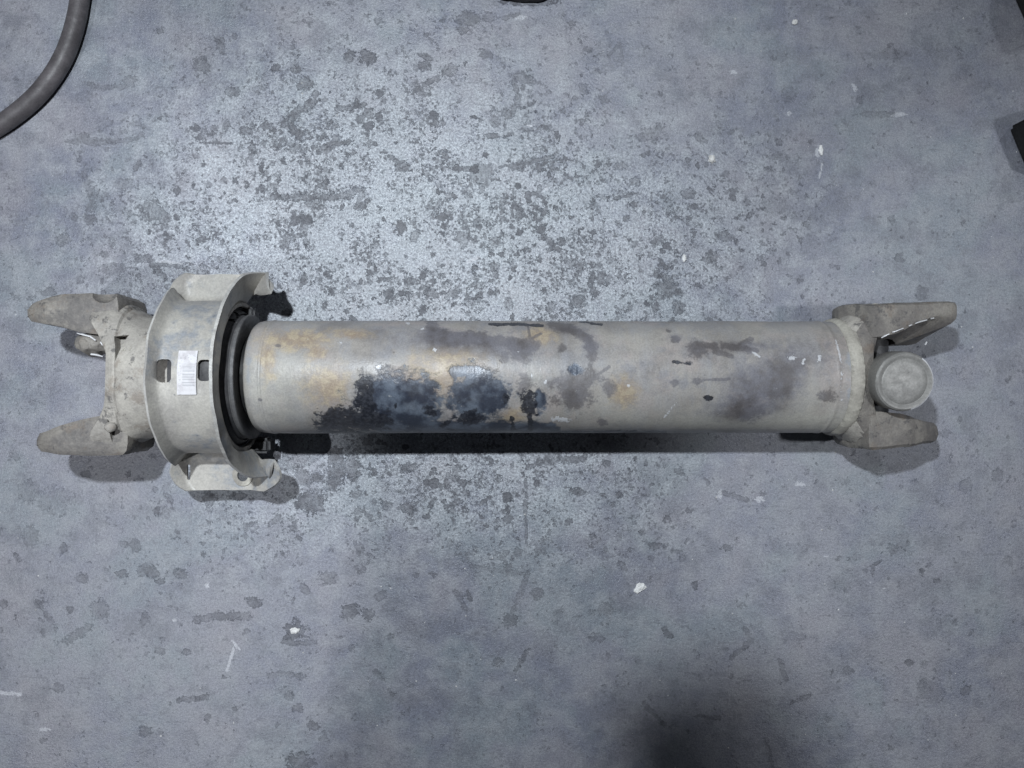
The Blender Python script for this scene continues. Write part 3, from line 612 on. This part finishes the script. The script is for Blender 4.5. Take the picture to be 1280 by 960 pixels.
for k_, p_ in enumerate(([lp(1102, 422, 127), lp(1106, 420, 129), lp(1112, 417, 129)], [lp(1116, 415, 129.5), lp(1121, 413.4, 130), lp(1130, 410, 129)], [lp(1137, 407, 128), lp(1141, 405.5, 127.5)], [lp(1145, 404, 126), lp(1152, 401.5, 125), lp(1160, 399.5, 122)], [lp(1165, 398, 119.5), lp(1169, 397, 118)])):
    sliver(p_, .9, 1.0, 40 + k_, M['bright'], head, 'burr')
sliver([lp(1088, 385, 112), lp(1095, 383, 114), lp(1104, 384, 114)], 3.6, 4.0, 23, M['bead'], head, 'burr')
sliver([lp(1112, 386, 112), lp(1118, 383, 116), lp(1124, 388, 112)], 3.0, 4.0, 24, M['bead'], head, 'burr')
sliver([lp(1126, 388, 112), lp(1132, 382, 114)], 1.6, 2.0, 25, M['bead'], head, 'burr')
sliver([lp(1135, 383, 104), lp(1160, 384, 104), lp(1184, 386, 102)], 2.4, 3.0, 26, M['yoke'], head, 'burr')
sliver([lp(1181, 387, 104), lp(1185, 388, 104)], 1.4, 2.0, 27, M['bead'], head, 'burr')
sliver([lp(1158, 431, 108), lp(1160, 427, 108)], 1.0, 1.2, 28, M['bright'], head, 'burr')

cross_bm = lathe_z([(AX - 50, 17), (AX - 18, 17), (AX - 14, 24), (AX + 14, 24), (AX + 18, 17), (AX + 50, 17)], UX, 0, 40)
lathe_y([(-72, 17), (-20, 17), (-16, 22), (16, 22), (20, 17), (72, 17)], UX, AX, 40, cross_bm)
cross = link('joint_cross', mesh_from(cross_bm, 'joint_cross'), M['rubber'], shaft)
cap_prof = [(0, 27), (0, 30), (3, 31.5), (24, 31.8), (27, 31.0), (28.5, 29.2), (28.2, 26.5), (27.6, 25.4), (27.4, 24.2), (27.9, 23.2), (28.2, 18), (28.2, .5)]
def cap_at(zsign):
    bm = lathe_z([(q, r) for q, r in cap_prof], 0, 0, 72)
    wobble(bm, .35, .12, 3)
    R = Matrix.Rotation(math.radians(4.5), 4, 'X') if zsign > 0 else Matrix.Rotation(PI + math.radians(4.5), 4, 'X')
    for v in bm.verts:
        v.co.z += 44; v.co = R @ v.co; v.co += Vector((UX, 0, AX))
    o = link('bearing_cap', mesh_from(bm, 'bearing_cap'), M['cap'], cross, 28)
    o.data.materials.append(M['bright'])
    for f in o.data.polygons:                       # the worn bare edge on one side of the cap
        c = f.center; dx, dy = c.x * 1000 - UX, c.y * 1000 + 6; r = math.hypot(dx, dy); a = math.degrees(math.atan2(dy, dx))
        wid = 2.2 + 1.2 * mnoise.noise(Vector((a * .04, 3, 1)))
        if zsign > 0 and c.z * 1000 > AX + 68 and -75 < a < 55 and 31.2 - wid < r: f.material_index = 1
    return o
cap_at(1); cap_at(-1)
for sg in (1, -1):
    bm = lathe_y([(sg * 46, 20), (sg * 46, 23.6), (sg * 76, 23.6), (sg * 77, 22), (sg * 77, 2)], UX, AX, 40)
    link('bearing_cap', mesh_from(bm, 'bearing_cap'), M['cap'], cross)
bm = lathe_z([(AX + 36, 20), (AX + 36, 27), (AX + 44, 27.5), (AX + 47, 22)], UX, -4, 48)
link('seal', mesh_from(bm, 'seal'), M['rubber'], cross)

# --- centre bearing bracket: pressed strap with flared lips, bent out into two feet
def build_bracket():
    RB = 86.0
    path = []                                     # (y, z, ny, nz, t) ; t = -1 lower foot tip .. +1 upper foot tip
    arc = math.radians(90)
    for i in range(61):
        a = -arc + 2 * arc * i / 60
        path.append([RB * math.sin(a), RB * math.cos(a), math.sin(a), math.cos(a)])
    def foot(sg, length, drop):
        P = []
        for q in np.linspace(.25, 1, 4): P.append([sg * RB, -drop * q, sg, 0])
        f = 11.0
        for b in np.linspace(.2, 1, 6):
            g = b * PI / 2
            P.append([sg * (RB + f - f * math.cos(g)), -drop - f * math.sin(g), sg * math.cos(g), math.sin(g)])
        for q in np.linspace(.15, 1, 8): P.append([sg * (RB + f + length * q), -drop - f, 0, 1])
        return P
    full = foot(-1, 36, 22)[::-1] + path + foot(1, 24, 20)
    n = len(full); s = [0.0]
    for a, b in zip(full, full[1:]): s.append(s[-1] + math.hypot(b[0] - a[0], b[1] - a[1]))
    mid = s[len(foot(-1, 36, 22)) + 30]
    rows = []
    for p, q in zip(full, s):
        side = (q - mid); half = (s[-1] - mid) if side > 0 else mid
        t = abs(side) / half; low = side < 0
        f = max(0, (t - .38) / .62); f = f * f * (3 - 2 * f)          # 0 over the arch, 1 on the foot
        xl = -364 - 22 * f
        xr = -306 + ((-8 if not low else 4) * f)
        hl = 13 + 3 * f; hr = 17 + ((34 if not low else 27) * f)
        tip = max(0, (t - .90) / .10); hl *= 1 - .75 * tip; hr *= 1 - .55 * tip ** 1.5
        xl += 9 * tip ** 3; xr -= 5 * tip ** 3
        al = math.radians(18 + 25 * f); ar = math.radians(-2 + (58 if not low else 60) * f)
        y, z, ny, nz = p
        row = []
        def P(x, h): row.append((x, y + ny * h, AX + z + nz * h))
        P(xl - math.sin(al) * hl - 3, math.cos(al) * hl + 2)
        P(xl - math.sin(al) * hl * .55 - 2, math.cos(al) * hl * .55 + 2.2)
        P(xl - 1.5, 3.0); P(xl + 1.5, .8); P(xl + 5, 0)
        for u in np.linspace(.15, .85, 8): P(xl + 5 + (xr - xl - 9) * u, 0)
        P(xr - 4, 0); P(xr - 1, 1.0); P(xr + 1, 3.5)
        P(xr + 1 + math.sin(ar) * hr * .45, 3.5 + math.cos(ar) * hr * .45)
        P(xr + 1 + math.sin(ar) * hr * .8, 3.5 + math.cos(ar) * hr * .8)
        P(xr + 1.5 + math.sin(ar) * hr, 3.5 + math.cos(ar) * hr)
        rows.append(row)
    bm = rings_mesh(rows, False)
    wobble(bm, 1.1, .035, 30)
    for f in bm.faces: pass
    bmesh.ops.recalc_face_normals(bm, faces=bm.faces)
    # make the normals point out of the arch, then give the sheet its thickness inwards
    top = max(bm.faces, key=lambda f: f.calc_center_median().z)
    if top.normal.z < 0: bmesh.ops.reverse_faces(bm, faces=bm.faces)
    me = mesh_from(bm, 'bearing_bracket', fix=False)
    o = link('bearing_bracket', me, M['bracket'], shaft)
    md = o.modifiers.new('sheet', 'SOLIDIFY'); md.thickness = .0032; md.offset = -1; md.use_even_offset = False
    me.materials.append(M['edge']); md.material_offset_rim = 1
    bake(o, 40)
    return o
bracket = build_bracket()

def slot_cutter(xa, xb, wy, zc, depth, yc=0.0, rad=5):
    bm = bmesh.new(); n = 8; pts = []
    for (cx, cy, a0) in ((xb - rad, wy - rad, 0), (xa + rad, wy - rad, 90), (xa + rad, -wy + rad, 180), (xb - rad, -wy + rad, 270)):
        for i in range(n + 1):
            a = math.radians(a0 + 90 * i / n); pts.append((cx + rad * math.cos(a), yc + cy + rad * math.sin(a)))
    return rings_mesh([[(x, y, zc - depth) for x, y in pts], [(x, y, zc + depth) for x, y in pts]], True, True, True, bm)
def hole_cutter(c, r, depth): return lathe_z([(c[2] - depth, r), (c[2] + depth, r)], c[0], c[1], 32)

h1 = lp(305, 594, 49)
boolean(bracket, [slot_cutter(-366, -351.5, 12, AX + 86, 9, yc=5.5), slot_cutter(-325, -311, 11, AX + 86, 9, yc=6, rad=4.5), hole_cutter(h1, 6.5, 12), slot_cutter(-383.5, -380, 9, 48, 8, yc=-112, rad=1.5)])
# bright worn seat round the bolt hole
rr = []
for r, z in ((6.6, 3.0), (6.6, 4.2), (9, 4.6), (12.0, 4.2), (12.6, 3.0)):
    rr.append([(h1[0] + r * (1 + .05 * math.sin(3 * a)) * math.cos(a), h1[1] + r * math.sin(a), h1[2] - 2.6 + z) for a in [2 * PI * i / 40 for i in range(40)]])
link('washer_seat', mesh_from(rings_mesh(rr + [rr[0]], True), 'washer_seat'), M['bead'], bracket)

# label sticker wrapped on the strap
bm = bmesh.new(); uvl = bm.loops.layers.uv.new('uv'); RL = 87.6
g = []
nx_, ny_ = 6, 16
for j in range(ny_ + 1):
    row = []
    for i in range(nx_ + 1):
        u, v = i / nx_, j / ny_
        ang = math.radians(-12.5 + 30.0 * v); x = -345 + 19.5 * u + .8 * (v - .5)
        r = RL + .25 * mnoise.noise(Vector((u * 3, v * 5, 1))) + (.7 if (i in (0,) and j in (0, 1)) else 0)
        row.append(bm.verts.new((x, r * math.sin(ang), AX + r * math.cos(ang))))
    g.append(row)
for j in range(ny_):
    for i in range(nx_):
        f = bm.faces.new((g[j][i], g[j][i + 1], g[j + 1][i + 1], g[j + 1][i]))
        for lo_, (a, b) in zip(f.loops, ((i, j), (i + 1, j), (i + 1, j + 1), (i, j + 1))): lo_[uvl].uv = (a / nx_, b / ny_)
for v in bm.verts: v.co *= .001
me = bpy.data.meshes.new('barcode_label'); bm.to_mesh(me); bm.free()
lab = link('barcode_label', me, M['label'], bracket)
md = lab.modifiers.new('paper', 'SOLIDIFY'); md.thickness = .0003; md.offset = -1
bake(lab)
lab['label'] = 'white barcode label with grey bars'

# rubber cushion with moulded slots
bm = lathe_x([(-356, 62), (-358, 81), (-352, 82), (-335, 82), (-334, 79), (-312, 79.4), (-309, 78.5), (-311, 76.5), (-307, 74.5), (-304, 72), (-305.5, 70.5), (-301, 68.5), (-298, 64), (-298, 50)], 96, True, jit=.5, seed=8)
cush = link('rubber_cushion', mesh_from(bm, 'rubber_cushion'), M['rubber'], shaft)
cut = []
for deg_, r0, ln, wd, rot in ((27, 77, 6, 2.6, 0), (20, 72.5, 9, 2.2, 30), (33, 73, 10, 2.0, -40), (-30, 76, 7, 2.5, 0), (60, 76, 12, 1.2, 0), (82, 75, 12, 1.0, 0)):
    a = math.radians(deg_)
    b = bmesh.new(); bmesh.ops.create_cube(b, size=1)
    T = Matrix.Translation((-306, r0 * math.cos(a), AX + r0 * math.sin(a))) @ Matrix.Rotation(a + math.radians(rot), 4, 'X') @ Matrix.Diagonal((26, wd * 2, ln, 1))
    b.transform(T); cut.append(b)
boolean(cush, cut)
bm = lathe_x([(-309, 80), (-309, 84.6), (-306.5, 84.9), (-305, 84), (-305, 80.5), (-306, 79.5), (-309, 79.5)], 96, False)
link('carrier_ring', mesh_from(bm, 'carrier_ring'), M['cast'], shaft)
# steel carrier lip, dust shield and the dark groove before the tube
bm = lathe_x([(-302, 50), (-300, 69), (-297.5, 70.5), (-294.5, 70.0), (-294, 68), (-296, 60), (-296, 50)], 96, True)
link('dust_shield', mesh_from(bm, 'dust_shield'), M['shield'], shaft)
bm = lathe_x([(-352, 56), (-300, 56), (-299, 48), (-286, 48), (-286, 40)], 64, True)
link('inner_shaft', mesh_from(bm, 'inner_shaft'), M['black'], shaft)
# rubber lug beside the upper foot
p0 = lp(309, 392, 62)
bm = bmesh.new(); bmesh.ops.create_cube(bm, size=1)
for v in bm.verts: v.co = Vector((p0[0] + v.co.x * 24, p0[1] + v.co.y * 16 - v.co.x * 5, p0[2] + v.co.z * 20))
bmesh.ops.bevel(bm, geom=list(bm.edges), offset=3, segments=3, affect='EDGES')
link('rubber_lug', mesh_from(bm, 'rubber_lug'), M['rubber'], cush)
p1 = lp(328, 556, 34)
bm = bmesh.new(); bmesh.ops.create_cube(bm, size=1)
for v in bm.verts: v.co = Vector((p1[0] + v.co.x * 26, p1[1] + v.co.y * 18, p1[2] + v.co.z * 24))
bmesh.ops.bevel(bm, geom=list(bm.edges), offset=4, segments=3, affect='EDGES')
link('rubber_lug', mesh_from(bm, 'rubber_lug'), M['rubber'], cush)

# pale casting number on the neck of the fork
tc = bpy.data.curves.new('casting_number', 'FONT'); tc.body = '24'; tc.size = .011; tc.extrude = .0004; tc.align_x = 'CENTER'; tc.align_y = 'CENTER'
to = bpy.data.objects.new('t', tc); C.objects.link(to); bpy.context.view_layer.update()
tme = bpy.data.meshes.new_from_object(to.evaluated_get(bpy.context.evaluated_depsgraph_get())); bpy.data.objects.remove(to)
tn = link('casting_number', tme, M['bead'], fork, smooth=False)
a = math.asin(30 / 64); tn.location = (-.411, 64.4 * math.sin(a) / 1000, (AX + 64.2 * math.cos(a)) / 1000); tn.rotation_euler = (-a, 0, 0)

# ------------------------------------------------------------------ hose
def tube_along(pts, r, n=20, sub=10):
    P = [Vector(p) for p in pts]; out = []
    for i in range(len(P) - 1):
        a, b, c, d = P[max(0, i - 1)], P[i], P[i + 1], P[min(len(P) - 1, i + 2)]
        for k in range(sub):
            t = k / sub
            out.append(.5 * ((2 * b) + (c - a) * t + (2 * a - 5 * b + 4 * c - d) * t * t + (3 * b - a - 3 * c + d) * t ** 3))
    out.append(P[-1]); rings = []
    for i, p in enumerate(out):
        t = (out[min(i + 1, len(out) - 1)] - out[max(0, i - 1)]).normalized(); sd = t.cross(Vector((0, 0, 1))).normalized(); up = sd.cross(t)
        rings.append([tuple(p + sd * r * math.cos(2 * PI * k / n) + up * r * math.sin(2 * PI * k / n)) for k in range(n)])
    return rings_mesh(rings, True, True, True)
HR = 11.0
hp = [(112, -110), (108, -60), (101, -15), (93, 30), (78, 72), (53, 110), (20, 141), (-22, 168), (-75, 190)]
bm = tube_along([((x - 640) * .987, (480 - y) * .987, HR) for x, y in hp], HR)
hose = link('rubber_hose', mesh_from(bm, 'rubber_hose'), M['hose'])
tag(hose, 'faded dark rubber hose curving across the top left corner of the floor', 'hose')

# ------------------------------------------------------------------ dark objects that reach in at the edges
def prism(name, pts, h, mat, bev=4):
    P = [((x - 640), (480 - y)) for x, y in pts]
    bm = rings_mesh([[(x, y, 0) for x, y in P], [(x, y, h) for x, y in P]], True, True, True)
    bmesh.ops.bevel(bm, geom=list(bm.edges), offset=bev, segments=3, affect='EDGES')
    wobble(bm, 1.0, .03, 3)
    return link(name, mesh_from(bm, name), mat)
b1 = prism('steel_block', [(1264, -6), (1284, 38), (1360, 10), (1340, -50), (1270, -46)], 70, M['black'])
tag(b1, 'black steel block at the very corner, top right', 'block', 'black blocks at the right edge')
b2 = prism('steel_block.001', [(1259, 160), (1285, 224), (1360, 200), (1335, 135)], 60, M['black'])
tag(b2, 'lower black steel block at the right edge, pointed corner showing', 'block', 'black blocks at the right edge')
bm = ellipsoid((15, 482, 6), (34, 7, 6), 24); wobble(bm, 3, .07, 6)
s1 = link('rubber_scrap', mesh_from(bm, 'rubber_scrap'), M['black'])
tag(s1, 'black rubber scrap at the middle of the top edge', 'scrap')

# ------------------------------------------------------------------ loose chips
chips = [(800, 734, 9, 5, 40, 'white crumpled paint chip on the floor below the middle of the tube'),
         (369, 788, 6, 3.5, 0, 'white chip inside a round dark oil spot'),
         (890, 199, 4.5, 5, 20, 'white round chip above the tube, left of the streak-shaped one'),
         (1026, 188, 3, 6, 5, 'narrow white chip above the right fork of the shaft'),
         (855, 323, 2.5, 4.5, 0, 'small white chip just above the tube beside dark stains'),
         (993, 28, 4, 3, 30, 'small white chip near the upper edge, alone on smooth floor')]
for i, (x, y, a, b, dg, lb) in enumerate(chips):
    bm = bmesh.new(); bmesh.ops.create_icosphere(bm, subdivisions=2, radius=1)
    cs, sn = math.cos(math.radians(dg)), math.sin(math.radians(dg))
    for v in bm.verts:
        k = 1 + .55 * mnoise.noise(v.co * 1.7 + Vector((i * 9, 0, 0)))
        u, q = v.co.x * a * k, v.co.y * b * k
        v.co = Vector(((x - 640) + u * cs - q * sn, (480 - y) + u * sn + q * cs, max(0.0, 1.2 + v.co.z * 1.8 * k)))
    bmesh.ops.subdivide_edges(bm, edges=bm.edges, cuts=1); wobble(bm, .7, .5, i)
    o = link('paint_chip' + ('' if i == 0 else '.%03d' % i), mesh_from(bm, 'paint_chip'), M['flake'], smooth=False)
    tag(o, lb, 'chip', 'white chips scattered on the floor')
# grit: hundreds of tiny grains
bm = bmesh.new(); rnd = random.Random(11)
for k in range(260):
    x, y = rnd.uniform(-690, 690), rnd.uniform(-520, 520); r = rnd.choice((.5, .6, .8, .9, 1.3))
    vs = [bm.verts.new((x + r * math.cos(a) * rnd.uniform(.6, 1.3), y + r * math.sin(a) * rnd.uniform(.6, 1.3), .1)) for a in (0, 1.6, 3.1, 4.7)]
    t = bm.verts.new((x, y, r * 1.1))
    for i in range(4): bm.faces.new((vs[i], vs[(i + 1) % 4], t))
gr = link('grit', mesh_from(bm, 'grit'), M['flake'], smooth=False); tag(gr, 'pale grit strewn over the concrete', kind='stuff')

# ------------------------------------------------------------------ the phone that takes the picture: behind the lens, its shadow falls on the floor
bm = bmesh.new(); bmesh.ops.create_cube(bm, size=1)
for v in bm.verts: v.co = Vector((v.co.x * 68, v.co.y * 168, v.co.z * 9))
bmesh.ops.bevel(bm, geom=[e for e in bm.edges if abs(e.verts[0].co.z - e.verts[1].co.z) > 1], offset=9, segments=5, affect='EDGES')
bmesh.ops.bevel(bm, geom=[e for e in bm.edges if abs(e.verts[0].co.z - e.verts[1].co.z) < .1 and e.is_manifold and e.calc_face_angle(0) > .8], offset=1.5, segments=2, affect='EDGES')
phone = link('phone', mesh_from(bm, 'phone'), M['black'])
phone.location = (-.084, .090, CAMZ + .014); phone.rotation_euler = (0, 0, math.radians(24))
tag(phone, 'dark phone held over the shaft, casting the soft shadow at the bottom', 'phone')
bm = lathe_z([(-3.0, 6), (-2.6, 8), (0, 8.5), (.2, 4)], 0, 0, 32)
ln = link('lens_ring', mesh_from(bm, 'lens_ring'), M['shield'], phone); ln.location = (.024, -.072, -.0055)
